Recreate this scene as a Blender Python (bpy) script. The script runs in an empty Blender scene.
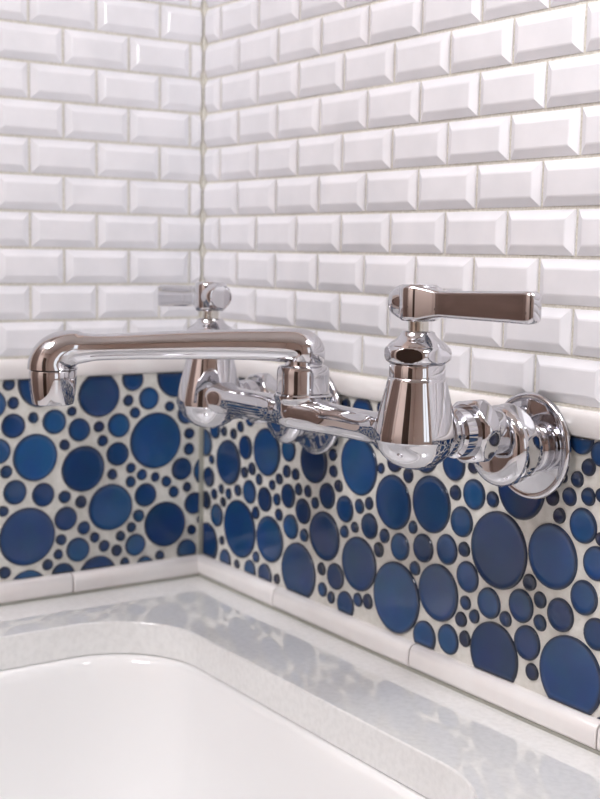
import bpy, bmesh, math, random
from mathutils import Vector, Matrix
STONES_L = [(6.165, -3.741, 0.194), (5.247, -3.756, 0.674), (3.447, -4.172, 0.664), (6.646, -4.269, 0.413), (6.044, -4.264, 0.189), (6.051, -4.905, 0.364), (5.463, -4.712, 0.175), (4.837, -4.865, 0.37), (4.3, -4.601, 0.161), (4.075, -5.145, 0.353), (3.462, -5.099, 0.184), (3.343, -5.517, 0.185), (4.526, -5.552, 0.179), (5.414, -5.837, 0.682), (3.956, -6.29, 0.685), (6.492, -5.583, 0.372), (6.269, -6.179, 0.197), (2.825, -5.1, 0.372), (2.864, -5.942, 0.373), (3.038, -6.532, 0.178), (2.375, -3.762, 0.362), (2.521, -4.382, 0.183), (1.846, -4.359, 0.348), (2.299, -4.761, 0.184), (0.931, -3.715, 0.661), (1.15, -4.637, 0.175), (1.613, -5.631, 0.861), (0.596, -4.911, 0.304), (0.474, -5.499, 0.19), (0.485, -5.976, 0.202), (0.73, -6.567, 0.362), (-0.165, -6.69, 0.498), (2.436, -6.394, 0.173), (2.073, -6.629, 0.187), (1.627, -6.735, 0.164), (1.255, -6.903, 0.183), (2.442, -6.806, 0.186), (1.001, -7.245, 0.193), (0.546, -7.14, 0.167), (1.953, -7.25, 0.376), (0.285, -7.665, 0.357), (0.034, -8.2, 0.172), (0.37, -8.487, 0.175), (1.293, -8.203, 0.708), (0.544, -9.095, 0.353), (2.177, -7.856, 0.206), (2.421, -8.18, 0.172), (2.772, -8.4, 0.175), (2.289, -8.723, 0.35), (2.899, -8.818, 0.193), (3.299, -8.637, 0.192), (2.631, -9.215, 0.17), (1.47, -9.149, 0.17), (1.975, -9.41, 0.313), (1.086, -9.415, 0.165), (3.094, -7.507, 0.714), (3.509, -9.506, 0.616), (6.022, -6.777, 0.363), (5.185, -6.927, 0.356), (4.535, -7.055, 0.203), (4.035, -7.251, 0.199), (6.369, -7.28, 0.176), (5.673, -8.085, 0.848), (4.505, -7.693, 0.365), (3.947, -8.025, 0.212), (4.648, -8.291, 0.181), (3.605, -8.344, 0.17), (4.135, -8.644, 0.376), (4.743, -8.707, 0.164), (5.068, -8.969, 0.181), (4.593, -9.323, 0.366), (5.659, -9.605, 0.581), (6.349, -9.027, 0.195)]
STONES_R = [(0.179, -5.785, 0.431), (0.774, -5.31, 0.303), (1.297, -5.303, 0.171), (1.841, -5.303, 0.183), (2.214, -5.05, 0.185), (2.725, -4.771, 0.231), (1.565, -6.187, 0.689), (2.511, -5.612, 0.364), (0.576, -6.25, 0.165), (0.436, -6.811, 0.323), (0.267, -7.547, 0.295), (3.635, -5.583, 0.698), (4.718, -5.373, 0.349), (5.928, -5.511, 0.62), (2.472, -6.35, 0.188), (2.87, -6.183, 0.203), (3.248, -6.43, 0.182), (3.935, -6.478, 0.17), (4.285, -6.251, 0.18), (4.646, -5.981, 0.201), (5.086, -5.995, 0.187), (2.745, -6.88, 0.361), (3.555, -6.955, 0.375), (2.109, -6.941, 0.196), (1.166, -7.058, 0.164), (1.583, -7.132, 0.187), (0.759, -7.28, 0.184), (1.277, -7.43, 0.173), (0.923, -7.897, 0.362), (2.221, -8.07, 0.878), (3.101, -7.425, 0.204), (4.179, -6.846, 0.193), (4.734, -6.65, 0.358), (4.301, -7.26, 0.193), (5.242, -6.383, 0.185), (5.679, -6.364, 0.185), (6.023, -6.62, 0.184), (5.469, -6.949, 0.369), (3.842, -8.052, 0.683), (4.895, -7.485, 0.364), (5.536, -7.598, 0.204), (0.377, -8.848, 0.625), (1.229, -8.613, 0.153), (1.425, -9.168, 0.336), (2.098, -9.146, 0.151), (3.142, -8.711, 0.185), (2.818, -9.177, 0.326), (3.619, -9.144, 0.362), (4.238, -9.106, 0.161), (5.299, -8.649, 0.812), (7.912, -5.33, 0.769), (6.784, -5.214, 0.182), (6.814, -4.8, 0.197), (6.825, -5.641, 0.185), (7.066, -5.986, 0.184), (6.571, -6.335, 0.36), (7.364, -6.539, 0.367), (7.971, -6.361, 0.207), (8.364, -6.214, 0.184), (7.798, -6.937, 0.161), (7.359, -7.139, 0.185), (8.402, -6.789, 0.345), (9.325, -6.018, 0.69), (9.869, -5.262, 0.2), (9.349, -5.0, 0.291), (8.809, -5.255, 0.15), (10.101, -6.49, 0.174), (6.48, -7.428, 0.682), (9.014, -6.918, 0.202), (8.805, -7.31, 0.204), (9.631, -7.065, 0.36), (7.997, -7.849, 0.726), (6.373, -8.342, 0.196), (7.007, -8.404, 0.375), (6.436, -8.884, 0.207), (6.831, -9.006, 0.178), (7.47, -9.051, 0.373), (7.993, -8.787, 0.194), (8.41, -8.726, 0.208), (9.537, -8.349, 0.902), (10.211, -7.471, 0.197), (10.748, -5.813, 0.692), (10.498, -6.916, 0.368), (11.338, -6.774, 0.374), (11.821, -6.025, 0.376), (11.572, -5.396, 0.2), (12.196, -5.326, 0.371), (11.931, -6.644, 0.196), (11.494, -4.749, 0.394), (10.459, -4.619, 0.501), (10.95, -5.067, 0.071), (12.807, -5.333, 0.198), (11.084, -7.857, 0.704), (12.069, -7.257, 0.378), (12.031, -7.869, 0.187), (11.901, -8.293, 0.199), (12.345, -8.108, 0.177), (12.051, -8.711, 0.203), (12.8, -7.689, 0.373), (10.636, -9.049, 0.413), (11.478, -8.881, 0.372), (13.022, -8.828, 0.77), (13.041, -6.434, 0.894), (15.329, -3.644, 0.338), (15.546, -4.196, 0.198), (15.258, -4.488, 0.182), (15.061, -4.883, 0.209), (15.573, -4.794, 0.201), (14.587, -4.968, 0.204), (13.668, -4.92, 0.719), (15.864, -3.884, 0.283), (15.913, -4.707, 0.162), (14.806, -5.329, 0.184), (15.464, -5.413, 0.382), (14.651, -6.231, 0.715), (14.021, -6.929, 0.207), (14.352, -7.235, 0.196), (13.798, -7.502, 0.383), (15.864, -6.116, 0.371), (15.576, -6.888, 0.377), (14.951, -7.41, 0.378), (13.337, -7.913, 0.196), (14.373, -7.729, 0.197), (14.021, -8.264, 0.401), (14.203, -8.857, 0.2), (15.302, -8.632, 0.882), (15.949, -7.559, 0.355), (15.965, -5.594, 0.164)]
CAM_C,CAM_R,CAM_U,CAM_F = [(32.707202, -18.916041, 0.048652), (0.565013, 0.824916, 0.016542), (-0.107006, 0.053383, 0.992824), (-0.818114, 0.562729, -0.118434)]
#f 1248.369531572613 299.94876098970377 400.1927518966496 [0.946475 2.002116 0.526414 1.991336]
WINDOW_E, LAMP_E, GLOBE_E = 1.5, 21.0, 26.0
WIN = (-30, -6, -8, 34)          # y0, y1, z0, z1 of the window opening in the far side wall
ADDED_LAMP = (23, -3.2, 10.5)  # unseen lamp, added to whiten the upper right tiles
EXPOSURE = 0.1
HANDLE_A = 4.5
JR = [4.43, 10.38, 16.3, 22.3, 28.3, 34.3, 40.3, 46.3]
JL = [4.39, 10.4]
LAMP_AT = (14, -50)

U = 0.026                       # one subway-tile course (tile + joint) in metres
COUNTER = -9.9                  # countertop height in course units
FLOOR, CEIL = -44.5, 49.5
def W(p): return Vector((p[0]*U, p[1]*U, (p[2]-FLOOR)*U))
col = bpy.context.scene.collection
rng = random.Random(7)

# ---------------------------------------------------------------- materials
def new_mat(name):
    m = bpy.data.materials.new(name); m.use_nodes = True
    return m, m.node_tree, m.node_tree.nodes['Principled BSDF']
def bump(nt, b, scale, strength, dist=0.0005, detail=3):
    tc = nt.nodes.new('ShaderNodeTexCoord'); n = nt.nodes.new('ShaderNodeTexNoise')
    n.inputs['Scale'].default_value = scale; n.inputs['Detail'].default_value = detail
    bm_ = nt.nodes.new('ShaderNodeBump'); bm_.inputs['Strength'].default_value = strength
    bm_.inputs['Distance'].default_value = dist
    nt.links.new(tc.outputs['Object'], n.inputs['Vector']); nt.links.new(n.outputs['Fac'], bm_.inputs['Height'])
    nt.links.new(bm_.outputs['Normal'], b.inputs['Normal'])
    return n
def mottled(nt, b, c1, c2, scale, detail=4, lo=.35, hi=.65):
    tc = nt.nodes.new('ShaderNodeTexCoord'); n = nt.nodes.new('ShaderNodeTexNoise')
    n.inputs['Scale'].default_value = scale; n.inputs['Detail'].default_value = detail
    r = nt.nodes.new('ShaderNodeValToRGB')
    r.color_ramp.elements[0].position = lo; r.color_ramp.elements[1].position = hi
    r.color_ramp.elements[0].color = (*c1, 1); r.color_ramp.elements[1].color = (*c2, 1)
    nt.links.new(tc.outputs['Object'], n.inputs['Vector']); nt.links.new(n.outputs['Fac'], r.inputs['Fac'])
    nt.links.new(r.outputs['Color'], b.inputs['Base Color'])
def plain(name, c, rough=.5, metal=0, spec=.5, coat=0):
    m, nt, b = new_mat(name)
    b.inputs['Base Color'].default_value = (*c, 1); b.inputs['Roughness'].default_value = rough
    b.inputs['Metallic'].default_value = metal; b.inputs['Specular IOR Level'].default_value = spec
    b.inputs['Coat Weight'].default_value = coat; b.inputs['Coat Roughness'].default_value = .04
    return m, nt, b
M = {}
M['tile'], nt, b = plain('white_glaze', (.80, .80, .82), .16, spec=.55)
mottled(nt, b, (.755, .755, .79), (.82, .815, .85), 30); bump(nt, b, 120, .12, .0004)
M['grout'], nt, b = plain('tile_grout', (.62, .61, .55), .9)
mottled(nt, b, (.64, .62, .55), (.78, .76, .69), 600); bump(nt, b, 900, .6, .0006)
M['mgrout'], nt, b = plain('mosaic_grout', (.60, .59, .54), .9)
mottled(nt, b, (.66, .65, .60), (.76, .75, .71), 160); bump(nt, b, 900, .5, .0004)
M['trim'], nt, b = plain('liner_glaze', (.80, .77, .76), .2, spec=.5)
mottled(nt, b, (.80, .76, .75), (.85, .83, .82), 25); bump(nt, b, 90, .15, .0005)
M['caulk'], nt, b = plain('caulk', (.34, .34, .30), .7)
M['blue'], nt, b = plain('blue_glass', (.012, .07, .30), .1, spec=.5, coat=.1)
# random blue per pebble; tap-wall range also darkened to stand in for reflections
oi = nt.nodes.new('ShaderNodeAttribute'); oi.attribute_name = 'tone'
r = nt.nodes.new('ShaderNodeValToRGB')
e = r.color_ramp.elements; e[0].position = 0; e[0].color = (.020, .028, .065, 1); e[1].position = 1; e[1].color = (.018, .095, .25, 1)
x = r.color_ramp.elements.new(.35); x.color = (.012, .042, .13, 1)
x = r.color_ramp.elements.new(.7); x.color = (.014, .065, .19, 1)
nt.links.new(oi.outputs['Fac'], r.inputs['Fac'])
tc = nt.nodes.new('ShaderNodeTexCoord'); n = nt.nodes.new('ShaderNodeTexNoise'); n.inputs['Scale'].default_value = 45
mx = nt.nodes.new('ShaderNodeMix'); mx.data_type = 'RGBA'; mx.blend_type = 'MULTIPLY'; mx.inputs[0].default_value = .45
nt.links.new(tc.outputs['Object'], n.inputs['Vector']); nt.links.new(r.outputs['Color'], mx.inputs[6])
nt.links.new(n.outputs['Color'], mx.inputs[7])
mn = nt.nodes.new('ShaderNodeMix'); mn.data_type = 'RGBA'; mn.blend_type = 'MULTIPLY'; mn.inputs[0].default_value = 1
mn.inputs[7].default_value = (1.12, 1.15, 1.2, 1)
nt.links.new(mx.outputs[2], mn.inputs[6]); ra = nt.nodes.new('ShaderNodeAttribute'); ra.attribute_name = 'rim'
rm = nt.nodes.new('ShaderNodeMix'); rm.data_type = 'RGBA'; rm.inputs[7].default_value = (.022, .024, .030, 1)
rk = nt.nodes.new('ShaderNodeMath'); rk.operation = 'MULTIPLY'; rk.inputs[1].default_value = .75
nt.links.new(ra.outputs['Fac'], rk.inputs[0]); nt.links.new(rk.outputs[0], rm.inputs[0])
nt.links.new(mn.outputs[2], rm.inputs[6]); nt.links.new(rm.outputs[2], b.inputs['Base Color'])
bn = nt.nodes.new('ShaderNodeBump'); bn.inputs['Strength'].default_value = .15; bn.inputs['Distance'].default_value = .001
nt.links.new(n.outputs['Fac'], bn.inputs['Height']); nt.links.new(bn.outputs['Normal'], b.inputs['Normal'])
M['chrome'], nt, b = plain('polished_chrome', (.60, .595, .62), .03, 1)
M['satin'], nt, b = plain('satin_chrome', (.62, .60, .55), .22, 1)
M['gap'], nt, b = plain('rubber_seal', (.03, .03, .03), .6)
M['stone'], nt, b = plain('white_quartz', (.78, .78, .76), .04, spec=.9, coat=1)
b.inputs['Coat IOR'].default_value = 1.62; b.inputs['Coat Roughness'].default_value = .02
mottled(nt, b, (.76, .76, .75), (.83, .83, .82), 260, 8, .3, .6); 
M['porcelain'], nt, b = plain('sink_porcelain', (.88, .88, .88), .09, spec=.5, coat=.3)
M['paint'], nt, b = plain('tan_paint', (.74, .62, .55), .7); bump(nt, b, 60, .1)
M['ceil'], nt, b = plain('ceiling_paint', (.88, .87, .86), .8)
M['floor'], nt, b = plain('floor_boards', (.20, .12, .08), .4); mottled(nt, b, (.15, .09, .06), (.26, .16, .10), 4)
M['door'], nt, b = plain('dark_door_wood', (.06, .035, .025), .4); mottled(nt, b, (.045, .026, .018), (.08, .048, .033), 6)
M['wood'], nt, b = plain('brown_door_wood', (.2, .14, .11), .5); mottled(nt, b, (.19, .125, .10), (.25, .165, .135), 6)
M['frame'], nt, b = plain('white_frame', (.8, .8, .78), .4)
def emit(name, c, s):
    m = bpy.data.materials.new(name); m.use_nodes = True; nt = m.node_tree
    nt.nodes.clear(); e = nt.nodes.new('ShaderNodeEmission'); o = nt.nodes.new('ShaderNodeOutputMaterial')
    e.inputs[0].default_value = (*c, 1); e.inputs[1].default_value = s
    nt.links.new(e.outputs[0], o.inputs[0]); return m
M['day'] = emit('daylight_pane', (.93, .96, 1), WINDOW_E)
M['lamp'] = emit('lamp_diffuser', (.98, .97, 1), LAMP_E)
M['globe'] = emit('globe_glass', (.98, .98, 1), GLOBE_E)

# ---------------------------------------------------------------- mesh building
class MB:
    def __init__(s): s.v = []; s.f = []; s.t = []; s.tone = 0.5; s.rim = []
    def add(s, vs, fs):
        o = len(s.v); s.v += [tuple(v) for v in vs]; s.f += [tuple(i+o for i in f) for f in fs]; s.t += [s.tone]*len(vs)
    def rings(s, rs, cap0=True, cap1=True, closed=True):
        n = len(rs[0]); vs = [p for r_ in rs for p in r_]; fs = []
        for i in range(len(rs)-1):
            for j in range(n if closed else n-1):
                k = (j+1) % n
                fs.append((i*n+j, i*n+k, (i+1)*n+k, (i+1)*n+j))
        if cap0: fs.append(tuple(range(n-1, -1, -1)))
        if cap1: fs.append(tuple((len(rs)-1)*n+j for j in range(n)))
        s.add(vs, fs)
    def box(s, a, b_, bev=0.0):
        (x0, y0, z0), (x1, y1, z1) = a, b_
        if bev <= 0:
            vs = [(x, y, z) for z in (z0, z1) for (x, y) in ((x0, y0), (x1, y0), (x1, y1), (x0, y1))]
            s.add(vs, [(3, 2, 1, 0), (4, 5, 6, 7), (0, 1, 5, 4), (1, 2, 6, 5), (2, 3, 7, 6), (3, 0, 4, 7)]); return
        def rect(d, z): return [(x0+d, y0+d, z), (x1-d, y0+d, z), (x1-d, y1-d, z), (x0+d, y1-d, z)]
        s.rings([rect(bev, z0), rect(0, z0+bev), rect(0, z1-bev), rect(bev, z1)])
    def lathe(s, o, ax, prof, seg=64, hexa=None, ph=0.0, cap0=True, cap1=True):
        """prof: (radius, t along axis[, is_hex]); hexa: distance of the flats"""
        ax = Vector(ax).normalized(); e1 = ax.orthogonal().normalized()
        if abs(ax.z) < .5: e1 = Vector((0, 0, 1)) - ax*ax.z; e1.normalize()
        e2 = ax.cross(e1); o = Vector(o); rs = []
        for q in prof:
            ring = []
            for j in range(seg):
                a = 2*math.pi*j/seg; r_ = q[0]
                if hexa and len(q) > 2:
                    w = ((a+ph) % (math.pi/3)) - math.pi/6
                    r_ = min(r_, hexa/math.cos(w))
                ring.append(o + ax*q[1] + (e1*math.cos(a)+e2*math.sin(a))*max(r_, 1e-4))
            rs.append(ring)
        s.rings(rs, cap0, cap1)
    def build(s, name, mat, parent=None, origin=None, smooth=None, mats=None):
        """origin: unit coordinates of the object's origin; children of a root share the root's origin"""
        if parent is not None: org = Vector(parent['_o'])
        else: org = W(origin if origin is not None else (0, 0, FLOOR))
        me = bpy.data.meshes.new(name)
        me.from_pydata([tuple(W(v)-org) for v in s.v], [], s.f)
        if s.rim:
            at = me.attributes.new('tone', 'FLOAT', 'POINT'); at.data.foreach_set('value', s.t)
            at = me.attributes.new('rim', 'FLOAT', 'POINT'); at.data.foreach_set('value', s.rim)
        bm_ = bmesh.new(); bm_.from_mesh(me); bmesh.ops.recalc_face_normals(bm_, faces=bm_.faces); bm_.to_mesh(me); bm_.free()
        if smooth is not None:
            me.shade_smooth(); me.set_sharp_from_angle(angle=math.radians(smooth))
        me.materials.append(mat); me.update()
        ob = bpy.data.objects.new(name, me); col.objects.link(ob)
        ob['_o'] = tuple(org)
        if parent is not None: ob.parent = parent
        else: ob.location = org
        return ob
def empty(name, loc):
    o = bpy.data.objects.new(name, None); col.objects.link(o); o.empty_display_size = .02
    o.location = W(loc); o['_o'] = tuple(W(loc)); return o
def struct(o): o['kind'] = 'structure'; return o
def tag(o, label, cat, group=None):
    o['label'] = label; o['category'] = cat
    if group: o['group'] = group
    return o
def Rw(s_, z, h): return (s_, -h, z)        # tap wall: s along +X, h out of the wall
def Lw(s_, z, h): return (h, -s_, z)        # side wall: s along -Y
R_END, L_END = 50.0, 12.2
TILE_TOP = 22

# ---------------------------------------------------------------- room shell
mb = MB(); mb.box((-3, 0, FLOOR), (103, 3, CEIL)); wall_right = struct(mb.build('wall_right', M['paint']))
mb = MB(); mb.box((-3, -90, FLOOR), (0, 0, CEIL)); wall_left = struct(mb.build('wall_left', M['paint']))
mb = MB(); mb.box((-3, -93, FLOOR), (103, -90, CEIL)); wall_near = struct(mb.build('wall_near', M['paint']))
mb = MB()                                    # far side wall with a window opening
WY0, WY1, WZ0, WZ1 = WIN
mb.box((100, -90, FLOOR), (103, 0, WZ0)); mb.box((100, -90, WZ1), (103, 0, CEIL))
mb.box((100, -90, WZ0), (103, WY0, WZ1)); mb.box((100, WY1, WZ0), (103, 0, WZ1))
wall_far = struct(mb.build('wall_far', M['paint']))
mb = MB(); mb.box((-3, -93, FLOOR-2), (103, 3, FLOOR)); struct(mb.build('floor', M['floor']))
mb = MB(); mb.box((-3, -93, CEIL), (103, 3, CEIL+2)); struct(mb.build('ceiling', M['ceil']))
mb = MB(); mb.box((101.6, WY0, WZ0), (102, WY1, WZ1)); win = struct(mb.build('window_1', M['day']))
mb = MB()
for y in (WY0, (WY0+WY1)/2, WY1): mb.box((99.4, y-1, WZ0-1), (101.5, y+1, WZ1+1), .1)
for z in (WZ0, WZ1): mb.box((99.3, WY0-1, z-1), (101.5, WY1+1, z+1), .1)
mb.build('window_frame', M['frame'], win)
def door(name, box_a, box_b, knob, mat):
    mb = MB(); mb.box(box_a, box_b, .3); d = struct(mb.build(name, mat))
    k = MB(); k.lathe(knob[0], knob[1], [(.9, 0), (.9, .3), (.35, .4), (.35, 1.4), (1.0, 1.8), (1.1, 2.4), (.8, 2.9), (0, 3)], 24)
    k.build('door_handle', M['satin'], d, smooth=40); return d
door('door_1', (0, -46, FLOOR), (.8, -14.5, 36), ((.8, -43.5, -6), (1, 0, 0)), M['wood'])
door('door_2', (34, -90, FLOOR), (66, -89.2, 36), ((37, -89.2, -6), (0, 1, 0)), M['door'])

# ---------------------------------------------------------------- subway tiles
def field(F, joint0, width, send, parity, k0, k1):
    """bevelled tiles between s = 0 (the room corner) and send"""
    mb = MB(); g = .035
    for k in range(k0, k1):
        off = joint0 if (k % 2 == 0) == parity else joint0 + width/2
        edges = [0.0]; e_ = off
        while e_ < send - .3: edges.append(e_); e_ += width
        edges.append(send)
        for i in range(len(edges)-1):
            cutl = i == 0; cutr = i == len(edges)-2
            if i == 0 and off > width: cutl = False
            if edges[i+1]-edges[i] < .3: continue
            a, b_ = edges[i]+(g if i else .20), edges[i+1]-g; z0, z1 = k+g, k+1-g
            j = lambda m: rng.uniform(-m, m)
            tx, tz, th = j(.006), j(.010), j(.008)
            def ring(dl, dr, db, dt, h):
                out = []
                for (s_, z) in ((a+dl, z0+db), (b_-dr, z0+db), (b_-dr, z1-dt), (a+dl, z1-dt)):
                    out.append(F(s_, z, h + th + tx*(s_-(a+b_)/2) + tz*(z-(z0+z1)/2)))
                return out
            B = .20; l = 0 if cutl else 1; r_ = 0 if cutr else 1
            prof = [(0, -.08), (0, .03), (.012, .045), (B-.02, .128), (B+.02, .138)]
            rs = []
            for d, h in prof:
                rs.append(ring(d*l, d*r_, d, d, h))
            mb.rings(rs, cap0=False)
    return mb
parity_R, parity_L = True, False
f = field(Rw, .946, 2.002, R_END, True, -3, TILE_TOP)
f.build('subway_tiles', M['tile'], wall_right, smooth=12)
f = field(Lw, .526, 1.995, L_END, False, -3, TILE_TOP)
f.build('subway_tiles', M['tile'], wall_left, smooth=12)
mb = MB(); mb.box((0, -.012, -3.05), (R_END, 0, TILE_TOP)); mb.build('tile_grout', M['grout'], wall_right)
mb = MB(); mb.box((0, -L_END, -3.05), (.012, 0, TILE_TOP)); mb.box((0, -.155, -3), (.155, 0, TILE_TOP), .03); mb.build('tile_grout', M['grout'], wall_left)

# ---------------------------------------------------------------- liners
def liner(F, s0, s1, z0, z1, depth, joints, name, flat=False):
    mb = MB(); cuts = [s0]+[j for j in joints if s0 < j < s1]+[s1]
    for a, b_ in zip(cuts, cuts[1:]):
        a2, b2 = a+.02, b_-.02; prof = []
        n = 10
        if flat: pts = [(z0, -.02), (z0, depth*.75), (z0+.05, depth*.93), (z0+.12, depth), (z1-.22, depth), (z1-.1, depth*.93), (z1-.03, depth*.72), (z1, depth*.4), (z1, -.02)]
        else: pts = [(z0, -.02)]+[((z0+z1)/2-(z1-z0)/2*math.cos(math.pi*i/n), depth*(.25+.75*math.sin(math.pi*i/n)**.75)) for i in range(n+1)]+[(z1, -.02)]
        rs = [[F(a2, z, h*.9) for z, h in pts], [F(a2+.03, z, h) for z, h in pts], [F(b2-.03, z, h) for z, h in pts], [F(b2, z, h*.9) for z, h in pts]]
        mb.rings(rs)
    o = struct(mb.build(name, M['trim'], smooth=35)); return o
liner(Rw, .0, R_END, -3.60, -3.04, .17, [14.4, 26.4, 38.4], 'trim_1')
liner(Lw, .0, L_END, -3.60, -3.04, .17, [5.2, 11.2], 'trim_2')
liner(Rw, .0, R_END, -9.84, -9.28, .30, JR, 'trim_3', True)
liner(Lw, .0, L_END, -9.84, -9.28, .30, JL, 'trim_4', True)
mb = MB(); mb.box((0, -.27, -9.9), (R_END, 0, -9.83)); mb.box((0, -L_END, -9.9), (.27, 0, -9.83)); mb.box((0, -.14, -9.28), (.10, 0, -3.6))
struct(mb.build('trim_5', M['caulk']))

# ---------------------------------------------------------------- bubble mosaic
ZB, ZT = -9.27, -3.62
def clip(poly, s0, s1):
    for ax, val, sg in ((0, s0, 1), (0, s1, -1), (1, ZB, 1), (1, ZT, -1)):
        out = []
        for i in range(len(poly)):
            p, q = poly[i], poly[(i+1) % len(poly)]
            dp, dq = (p[ax]-val)*sg, (q[ax]-val)*sg
            if dp >= 0: out.append(p)
            if (dp >= 0) != (dq >= 0):
                t = dp/(dp-dq); out.append((p[0]+(q[0]-p[0])*t, p[1]+(q[1]-p[1])*t))
        poly = out
        if not poly: return poly
    return poly
def pack(given, s1, seed, free):
    r_ = random.Random(seed); out = list(given)
    for rad, tries in ((.80, 1500), (.66, 1500), (.46, 4000), (.35, 6000), (.19, 24000), (.15, 16000)):
        for _ in range(int(tries*s1/14)):
            s_, z = r_.uniform(0, s1), r_.uniform(ZB-.3, ZT+.3); rr = rad*r_.uniform(.94, 1.04)
            if free(s_, z, rr) and all((s_-a)**2+(z-c)**2 > (rr+b_+.075)**2 for a, c, b_ in out): out.append((s_, z, rr))
    return out
def mosaic(F, stones, s0, s1, seed, big, small):
    mb = MB(); r_ = random.Random(seed)
    for (cs, cz, rad) in stones:
        n = 48 if rad > .3 else 24
        a1, a2 = r_.uniform(0, 6.3), r_.uniform(0, 6.3); wob = .012 if rad > .3 else .03
        poly = []
        for j in range(n):
            a = 2*math.pi*j/n; q = (rad-.012)*(1+wob*math.sin(2*a+a1)+wob*.5*math.sin(3*a+a2))
            poly.append((cs+q*math.cos(a), cz+q*math.sin(a)))
        poly = clip(poly, s0, s1)
        if len(poly) < 3: continue
        A = sum(p[0]*q[1]-q[0]*p[1] for p, q in zip(poly, poly[1:]+poly[:1]))/2
        if abs(A) < .012: continue
        # drop near-duplicate points
        pp = [p for i, p in enumerate(poly) if math.dist(p, poly[i-1]) > .004]
        cx = sum(p[0] for p in pp)/len(pp); cy = sum(p[1] for p in pp)/len(pp)
        R0 = max(.05, math.sqrt(abs(A)/math.pi)); rs = []
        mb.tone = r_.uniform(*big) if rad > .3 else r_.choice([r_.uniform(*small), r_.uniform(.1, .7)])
        tilt = (r_.uniform(-.015, .015), r_.uniform(-.015, .015)); lift = r_.uniform(-.008, .008)
        for d, h in ((0, -.05), (0, .020), (.012, .045), (.035, .052), (.065, .046), (.105, .036), (.16, .032)):
            k = max(.12, 1-d/R0)
            rs.append([F(cx+(p[0]-cx)*k, cy+(p[1]-cy)*k, h+lift+tilt[0]*(p[0]-cx)*k+tilt[1]*(p[1]-cy)*k) for p in pp])
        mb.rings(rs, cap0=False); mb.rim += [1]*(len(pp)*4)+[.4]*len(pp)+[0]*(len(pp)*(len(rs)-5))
    return mb
sR, sL = pack(STONES_R, R_END, 3, lambda s_, z, r_: s_-r_ > 15.9 or (z-r_ > -4.9 and z+r_ < -3.5)), pack(STONES_L, L_END, 5, lambda s_, z, r_: s_-r_ > 6.6 or (s_ < .9 and z > -5))
mosaic(Rw, sR, .13, R_END-.05, 11, (.25, .85), (0, .2)).build('bubble_mosaic', M['blue'], wall_right, smooth=40)  # darker tones than the side wall: dim room reflections painted into the blue
mosaic(Lw, sL, .12, L_END-.05, 12, (.4, 1), (.15, .6)).build('bubble_mosaic', M['blue'], wall_left, smooth=40)
mb = MB(); mb.box((0, -.004, -9.3), (R_END, 0, -3.58)); mb.build('mosaic_grout', M['mgrout'], wall_right)
mb = MB(); mb.box((0, -L_END, -9.3), (.004, 0, -3.58)); mb.build('mosaic_grout', M['mgrout'], wall_left)

# ---------------------------------------------------------------- countertop with the cut-out
CX, CY, HX, HY, RC = 10.2, -9.4, 7.32, 6.2, 2.5
def rr_point(a, hx, hy, r_):
    """where the ray at angle a from the centre meets a rounded rectangle"""
    c, s_ = math.cos(a), math.sin(a); lo, hi = 0, 40
    for _ in range(40):
        m = (lo+hi)/2; x, y = abs(m*c), abs(m*s_)
        qx, qy = max(x-(hx-r_), 0), max(y-(hy-r_), 0)
        inside = x <= hx and y <= hy and (qx*qx+qy*qy <= r_*r_ or qx == 0 or qy == 0)
        if inside: lo = m
        else: hi = m
    return (CX+lo*c, CY+lo*s_)
ex0, ex1, ey0, ey1 = 0.0, 60.0, -21.5, 0.0
angs = [2*math.pi*i/320 for i in range(320)]+[math.atan2(y-CY, x-CX) % (2*math.pi) for x in (ex0, ex1) for y in (ey0, ey1)]
angs = sorted(set(angs))
def outer(a):
    c, s_ = math.cos(a), math.sin(a); t = 1e9
    if c > 1e-9: t = min(t, (ex1-CX)/c)
    if c < -1e-9: t = min(t, (ex0-CX)/c)
    if s_ > 1e-9: t = min(t, (ey1-CY)/s_)
    if s_ < -1e-9: t = min(t, (ey0-CY)/s_)
    return (CX+c*t, CY+s_*t)
rs = []
top, bot = COUNTER, COUNTER-.9
rs.append([(*outer(a), bot) for a in angs]); rs.append([(*outer(a), top) for a in angs])
for i in range(6):
    t = i/5*math.pi/2; d = .05*(1-math.sin(t)); h = .05*(1-math.cos(t))
    rs.append([(*rr_point(a, HX+d, HY+d, RC+d), top-h) for a in angs])
rs.append([(*rr_point(a, HX, HY, RC), bot+.03) for a in angs]); rs.append([(*rr_point(a, HX+.03, HY+.03, RC), bot) for a in angs])
rs.append(rs[0])
mb = MB(); mb.rings(rs, False, False)
counter = mb.build('countertop', M['stone'], origin=(30, -10, bot), smooth=30)
tag(counter, 'white polished stone countertop around the sink cut-out, mirroring the blue mosaic', 'countertop')

# ---------------------------------------------------------------- sink basin
mb = MB(); rs = []
prof = [(-.9, bot), (-.9, bot-.35), (-.25, bot-.6), (-.2, bot-6.5), (3.5, bot-7.1)]       # outside
inner = [(-.9, bot), (.02, bot-.015), (.10, bot-.05), (.17, bot-.14), (.24, bot-.35), (.32, bot-.8), (.42, bot-1.6), (.55, bot-2.6),
         (.72, bot-3.6), (1.0, bot-4.5), (1.4, bot-5.2), (1.95, bot-5.7), (2.7, bot-6.0), (3.8, bot-6.15), (5.2, bot-6.25)]
def bring(d, z, r0=RC):
    r_ = max(RC-d*.35, .6) if d > 0 else RC-d
    return [(*rr_point(2*math.pi*i/160, HX-d, HY-d, min(r_, HY-d-.01)), z) for i in range(160)]
rs = [bring(d, z) for d, z in reversed(inner)]+[bring(d, z) for d, z in prof[1:]]
mb.rings(rs, True, True)
sink = mb.build('sink_basin', M['porcelain'], origin=(CX, CY, bot-7.1), smooth=50)
tag(sink, 'white porcelain undermount sink with rounded corners, set below the stone countertop', 'sink')
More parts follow.
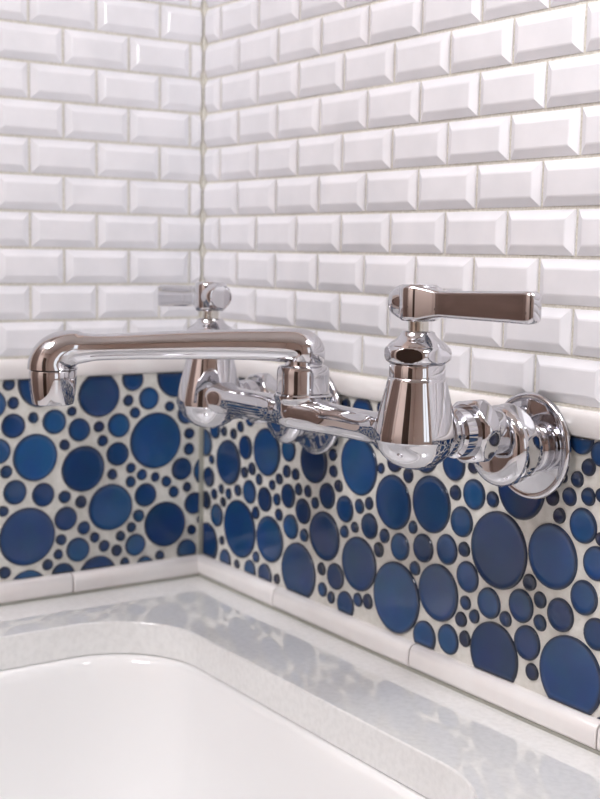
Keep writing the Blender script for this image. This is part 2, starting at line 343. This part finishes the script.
mb = MB(); mb.lathe((CX, CY, bot-6.26), (0, 0, 1), [(1.7, 0), (1.7, .08), (1.5, .12), (1.2, .02), (.1, .0)], 48)
mb.build('drain', M['chrome'], sink, smooth=40)

# ---------------------------------------------------------------- faucet
XR, XL, XM, YV = 14.26, 6.39, 10.40, -3.5
def dz(x): return -.0235*(XR-x)          # the tap hangs a touch lower on its left side
faucet = empty('wall_faucet', (XR, 0, -3.94))
tag(faucet, 'chrome two-handle bridge faucet with swivel spout mounted on the tiled wall over the sink', 'faucet')
def bell(mb, x):
    prof = [(.0, -4.13), (.16, -4.12), (.34, -4.07), (.50, -3.98), (.63, -3.86), (.73, -3.72), (.785, -3.60), (.80, -3.545),
            (.815, -3.53), (.815, -3.44), (.80, -3.36), (.775, -3.22), (.735, -3.04), (.69, -2.86), (.645, -2.68), (.605, -2.52), (.575, -2.40), (.56, -2.34),
            (.545, -2.325), (.545, -2.10), (.53, -2.075), (.45, -2.06)]
    mb.lathe((x, YV, dz(x)), (0, 0, 1), prof, 96)
body = MB(); bell(body, XL); bell(body, XR)
def sec(x, cy, cz, ry, rz, n=40, p=2.3):
    out = []
    for j in range(n):
        a = 2*math.pi*j/n; c, s_ = math.cos(a), math.sin(a)
        out.append((x, cy+ry*math.copysign(abs(c)**(2/p), c), cz+rz*math.copysign(abs(s_)**(2/p), s_)))
    return out
def g(x, c, w): return math.exp(-((x-c)/w)**2)
rs = []
NX = 90
for i in range(NX+1):
    x = XL+.2+(XR-XL-.4)*i/NX
    m = g(x, XM, .72); e_ = g(x, XL+.55, .42)+g(x, XR-.55, .42)
    ry = .34+.26*m+.16*e_; rt = .32+.12*m+.10*e_; rb = .32+.02*m+.06*e_
    rs.append(sec(x, YV, -3.47+dz(x)*.35+(rt-rb)/2, ry, (rt+rb)/2))
body.rings(rs)
# boss under the spout nut
body.lathe((XM, YV, 0), (0, 0, 1), [(.3, -3.80), (.44, -3.75), (.54, -3.63), (.60, -3.45), (.60, -3.28), (.615, -3.2), (.64, -3.15), (.64, -3.07), (.61, -3.04), (.5, -3.03)], 72)
for x in (XL, XR):                                            # outlet arms to the wall
    body.lathe((x, YV, -3.49+dz(x)), (0, 1, 0), [(.44, 0), (.47, .5), (.47, .75), (.43, .82), (.43, .9), (.5, .95), (.5, 1.25)], 64)
body_o = body.build('faucet_body', M['chrome'], faucet, smooth=35)
def hexprof(r0, rmax, t0, t1, n=22, cham=.22):
    out = [(r0*.6, t0), (r0, t0, 1)]
    for i in range(1, n):
        u = i/n; b_ = 1-abs(2*u-1)**2.6
        out.append((r0+(rmax-r0)*b_, t0+(t1-t0)*u, 1))
    return out+[(r0, t1, 1), (r0*.6, t1)]
for x in (XL, XR):
    mb = MB()                                                 # packing nut with oval flats, then the dome
    mb.lathe((x, YV, dz(x)), (0, 0, 1), hexprof(.53, .665, -2.07, -1.70), 144, .60, math.radians(11))
    mb.lathe((x, YV, dz(x)), (0, 0, 1), [(.58, -1.75), (.57, -1.71), (.52, -1.66), (.44, -1.61), (.375, -1.56), (.335, -1.51), (.315, -1.46), (.27, -1.44), (.1, -1.44)], 72)
    bo = mb.build('bonnet_nut', M['chrome'], faucet, smooth=28)
    mb = MB(); mb.lathe((x, YV, dz(x)), (0, 0, 1), [(.1, -1.46), (.195, -1.46), (.195, -1.2), (.1, -1.2)], 48)
    mb.build('stem', M['satin'], faucet, smooth=40)
    sg = 1 if x == XR else -1
    al = math.radians(HANDLE_A); d = Vector((sg*math.cos(al), math.sin(al), 0)); pz = Vector((0, 0, 1)); w_ = d.cross(pz)
    o = Vector((x, YV, -.90+dz(x)))
    mb = MB()
    mb.lathe((x, YV, dz(x)), (0, 0, 1), [(.2, -1.235), (.33, -1.245), (.37, -1.21), (.388, -1.16), (.388, -.64), (.37, -.59), (.33, -.555), (.2, -.56)], 72)
    mb.lathe(o, -d, [(.345, 0), (.345, .39), (.338, .43), (.30, .54), (.285, .57), (.265, .575), (.25, .56), (.05, .56)], 56)
    hub = mb.build('handle', M['chrome'], faucet, smooth=30)
    mb = MB(); rs = []
    ts = [.15, .40, .48, .58, .72, 1.2, 1.8, 2.4, 2.80, 2.90, 2.96, 3.0, 3.015]
    for t in ts:
        u = max(0, (t-.5)/2.5); hh = .245+.045*u; ww = .19-.03*u
        if t < .6: hh = .26+(.6-t)*.2; ww = .21+(.6-t)*.3
        if t > 2.85: k = math.sqrt(max(0, 1-((t-2.85)/.168)**2)); hh -= .09*(1-k); ww -= .07*(1-k)
        c = o + d*t*.97 + pz*(-.01+(.012 if x == XR else -.03)*t); ring = []; rc = .075; n = 5
        for (sx, sz, a0) in ((1, 1, 0), (-1, 1, 90), (-1, -1, 180), (1, -1, 270)):
            for i in range(n):
                a = math.radians(a0+90*i/(n-1))
                ring.append(c + w_*(sx*(ww-rc)+rc*math.cos(a)) + pz*(sz*(hh-rc)+rc*math.sin(a)))
        rs.append(ring)
    mb.rings(rs); mb.build('lever', M['chrome'], hub, smooth=30)
    # wall connection: union nut, eccentric coupling, collar, flange
    mb = MB(); mb.lathe((x, 0, -3.49+dz(x)), (0, -1, 0), hexprof(.56, .70, 1.78, 2.26, 24), 144, .62, math.radians(20))
    mb.build('union_nut', M['chrome'], faucet, smooth=28)
    mb = MB()
    mb.lathe((x, 0, -3.52+dz(x)), (0, -1, 0), [(.42, 1.2), (.48, 1.45), (.48, 1.80)], 64)
    mb.lathe((x, 0, -3.84+dz(x)), (0, -1, 0), [(.5, 1.24)]+[(.5+.34*math.cos(t*math.pi/2/10), 1.26+.24*math.sin(t*math.pi/2/10)) for t in range(11)]+[(.3, 1.51), (.05, 1.52)], 80)
    mb.lathe((x, 0, -3.84+dz(x)), (0, -1, 0), hexprof(.74, .87, .86, 1.36, 24), 144, .785, math.radians(4))
    mb.build('eccentric_coupling', M['chrome'], faucet, smooth=28)
    mb = MB(); pr = [(.4, .15)]
    for i, (r_, t) in enumerate([(.50, .22), (.50, .38), (.46, .42), (.46, .48), (.55, .52), (.57, .60), (.55, .68), (.50, .72), (.50, .76), (.60, .78), (.64, .84), (.60, .9), (.5, .92)]): pr.append((r_, t))
    mb.lathe((x, 0, -3.94+dz(x)), (0, -1, 0), pr, 72); mb.build('collar', M['chrome'], faucet, smooth=32)
    mb = MB(); mb.lathe((x-.18, -.06, -3.94+dz(x)), (0, -1, 0), [(1.09, .085), (1.125, .11), (1.135, .15), (1.125, .19), (1.10, .215), (1.07, .225), (1.04, .22), (1.02, .215), (.95, .23), (.85, .255), (.7, .285), (.55, .305), (.2, .31)], 128)
    mb.build('flange', M['chrome'], faucet, smooth=32)
# spout
d = Vector((-.555, -.832, 0)).normalized(); nrm = Vector((-d.y, d.x, 0)); P0 = Vector((XM, YV, 0))
path = [(0, -2.44, .36), (-.01, -2.38, .37), (-.03, -2.30, .40), (-.05, -2.22, .425), (-.04, -2.14, .435), (.02, -2.07, .43), (.12, -2.03, .41), (.26, -2.01, .385), (.45, -2.0, .365), (.9, -1.995, .345),
        (1.6, -2.0, .33), (2.4, -2.02, .315), (3.2, -2.05, .30), (3.9, -2.08, .287), (4.3, -2.10, .285), (4.55, -2.11, .295), (4.75, -2.125, .315), (4.93, -2.15, .345), (5.08, -2.19, .38), (5.2, -2.25, .415), (5.29, -2.32, .44),
        (5.35, -2.40, .46), (5.385, -2.48, .475), (5.40, -2.56, .485), (5.40, -2.62, .49)]
# smooth the path once
def smooth_path(ps, it=2):
    for _ in range(it):
        q = [ps[0]]
        for a, b_ in zip(ps, ps[1:]):
            q.append(tuple(.75*u+.25*v for u, v in zip(a, b_))); q.append(tuple(.25*u+.75*v for u, v in zip(a, b_)))
        q.append(ps[-1]); ps = q
    return ps
path = [(l*1.01, z+(.03 if l > 4.8 else 0), r_*(1.0 if l < 4.6 else 1.05 if l < 4.8 else 1.11)) for l, z, r_ in path]
path = smooth_path(path); rs = []
for i, (l, z, r_) in enumerate(path):
    a = path[max(0, i-1)]; b_ = path[min(len(path)-1, i+1)]
    t = (d*(b_[0]-a[0])+Vector((0, 0, b_[1]-a[1]))).normalized(); up = t.cross(nrm)
    if i == 0 or i == len(path)-1: t = Vector((0, 0, 1 if i == 0 else -1)); up = t.cross(nrm)
    c = P0 + d*l + Vector((0, 0, z))
    rs.append([c + nrm*r_*math.cos(2*math.pi*j/64) + up*r_*math.sin(2*math.pi*j/64) for j in range(64)])
mb = MB(); mb.rings(rs)
sp = mb.build('spout', M['chrome'], faucet, smooth=50)
tip = P0 + d*5.45 + Vector((0, 0, .045)) 
mb = MB(); mb.lathe((tip.x, tip.y, tip.z), (0, 0, 1), [(.33, -3.36), (.41, -3.41), (.435, -3.40), (.455, -3.34), (.495, -3.12), (.512, -2.85), (.514, -2.70), (.50, -2.665), (.3, -2.66)], 80)
mb.build('aerator', M['chrome'], sp, smooth=40)
mb = MB(); mb.lathe((tip.x, tip.y, tip.z), (0, 0, 1), [(.3, -2.69), (.47, -2.69), (.47, -2.60), (.3, -2.60)], 64); mb.build('seal_ring', M['gap'], sp, smooth=40)
mb = MB(); mb.lathe((XM, YV, 0), (0, 0, 1), [(.5, -3.04), (.585, -3.035), (.59, -3.0), (.575, -2.96), (.575, -2.62), (.57, -2.53), (.54, -2.46), (.50, -2.435), (.40, -2.43), (.39, -2.40), (.39, -2.33), (.3, -2.32)], 96)
mb.build('spout_nut', M['chrome'], faucet, smooth=32)


# ---------------------------------------------------------------- ceiling lamp of the room, added globe lamp
lampc = empty('ceiling_lamp', (*LAMP_AT, CEIL))
tag(lampc, 'round white ceiling lamp in the middle of the room', 'lamp')
mb = MB(); mb.lathe((*LAMP_AT, CEIL), (0, 0, -1), [(13, 0), (13.4, .3), (13.4, 1.2), (13, 1.4)], 64); mb.build('lamp_base', M['frame'], lampc, smooth=40)
mb = MB(); mb.lathe((*LAMP_AT, CEIL), (0, 0, -1), [(12.8, 1.35), (12.6, 2.2), (10, 3.0), (6, 3.5), (.5, 3.6)], 64); mb.build('lamp_shade', M['lamp'], lampc, smooth=60)
SX, SY, SZ = ADDED_LAMP
sc_ = empty('added_globe_lamp', (SX, 0, SZ)); tag(sc_, 'white globe lamp added out of view to brighten the upper right tiles', 'lamp')
mb = MB(); mb.lathe((SX, 0, SZ), (0, -1, 0), [(2.2, .1), (2.2, .5), (1.9, .7), (.5, .75), (.5, -SY-2.2)], 48); mb.build('bracket', M['chrome'], sc_, smooth=40)
mb = MB(); mb.lathe((SX, SY, SZ), (0, 0, 1), [(2.4*math.sin(math.pi*i/24), -2.4*math.cos(math.pi*i/24)) for i in range(25)], 48, cap0=False, cap1=False); mb.build('globe', M['globe'], sc_, smooth=80)

for o in list(bpy.data.objects):
    if '_o' in o: del o['_o']
# ---------------------------------------------------------------- world, camera
wd = bpy.data.worlds.new('world'); bpy.context.scene.world = wd; wd.use_nodes = True
wd.node_tree.nodes['Background'].inputs[0].default_value = (.8, .85, 1, 1); wd.node_tree.nodes['Background'].inputs[1].default_value = .5
cd = bpy.data.cameras.new('camera'); cam = bpy.data.objects.new('camera', cd); col.objects.link(cam)
cd.sensor_fit = 'HORIZONTAL'; cd.sensor_width = 36; cd.lens = 1248.37/600*36; cd.clip_start = .02; cd.clip_end = 20
Rv, Uv, Fv = Vector(CAM_R), Vector(CAM_U), Vector(CAM_F)
m = Matrix((Rv, Uv, -Fv)).transposed().to_4x4(); m.translation = W(CAM_C); cam.matrix_world = m
cd.dof.use_dof = True; cd.dof.focus_distance = 24.3*U; cd.dof.aperture_fstop = 17
sc = bpy.context.scene; sc.camera = cam
sc.view_settings.view_transform = 'Standard'; sc.view_settings.look = 'None'; sc.view_settings.gamma = 1
sc.view_settings.use_curve_mapping = False; sc.view_settings.exposure = EXPOSURE
sc.cycles.use_denoising = True; sc.cycles.max_bounces = 10; sc.cycles.glossy_bounces = 8; sc.cycles.diffuse_bounces = 5
sc.cycles.sample_clamp_indirect = 6; sc.cycles.caustics_reflective = False; sc.cycles.caustics_refractive = False
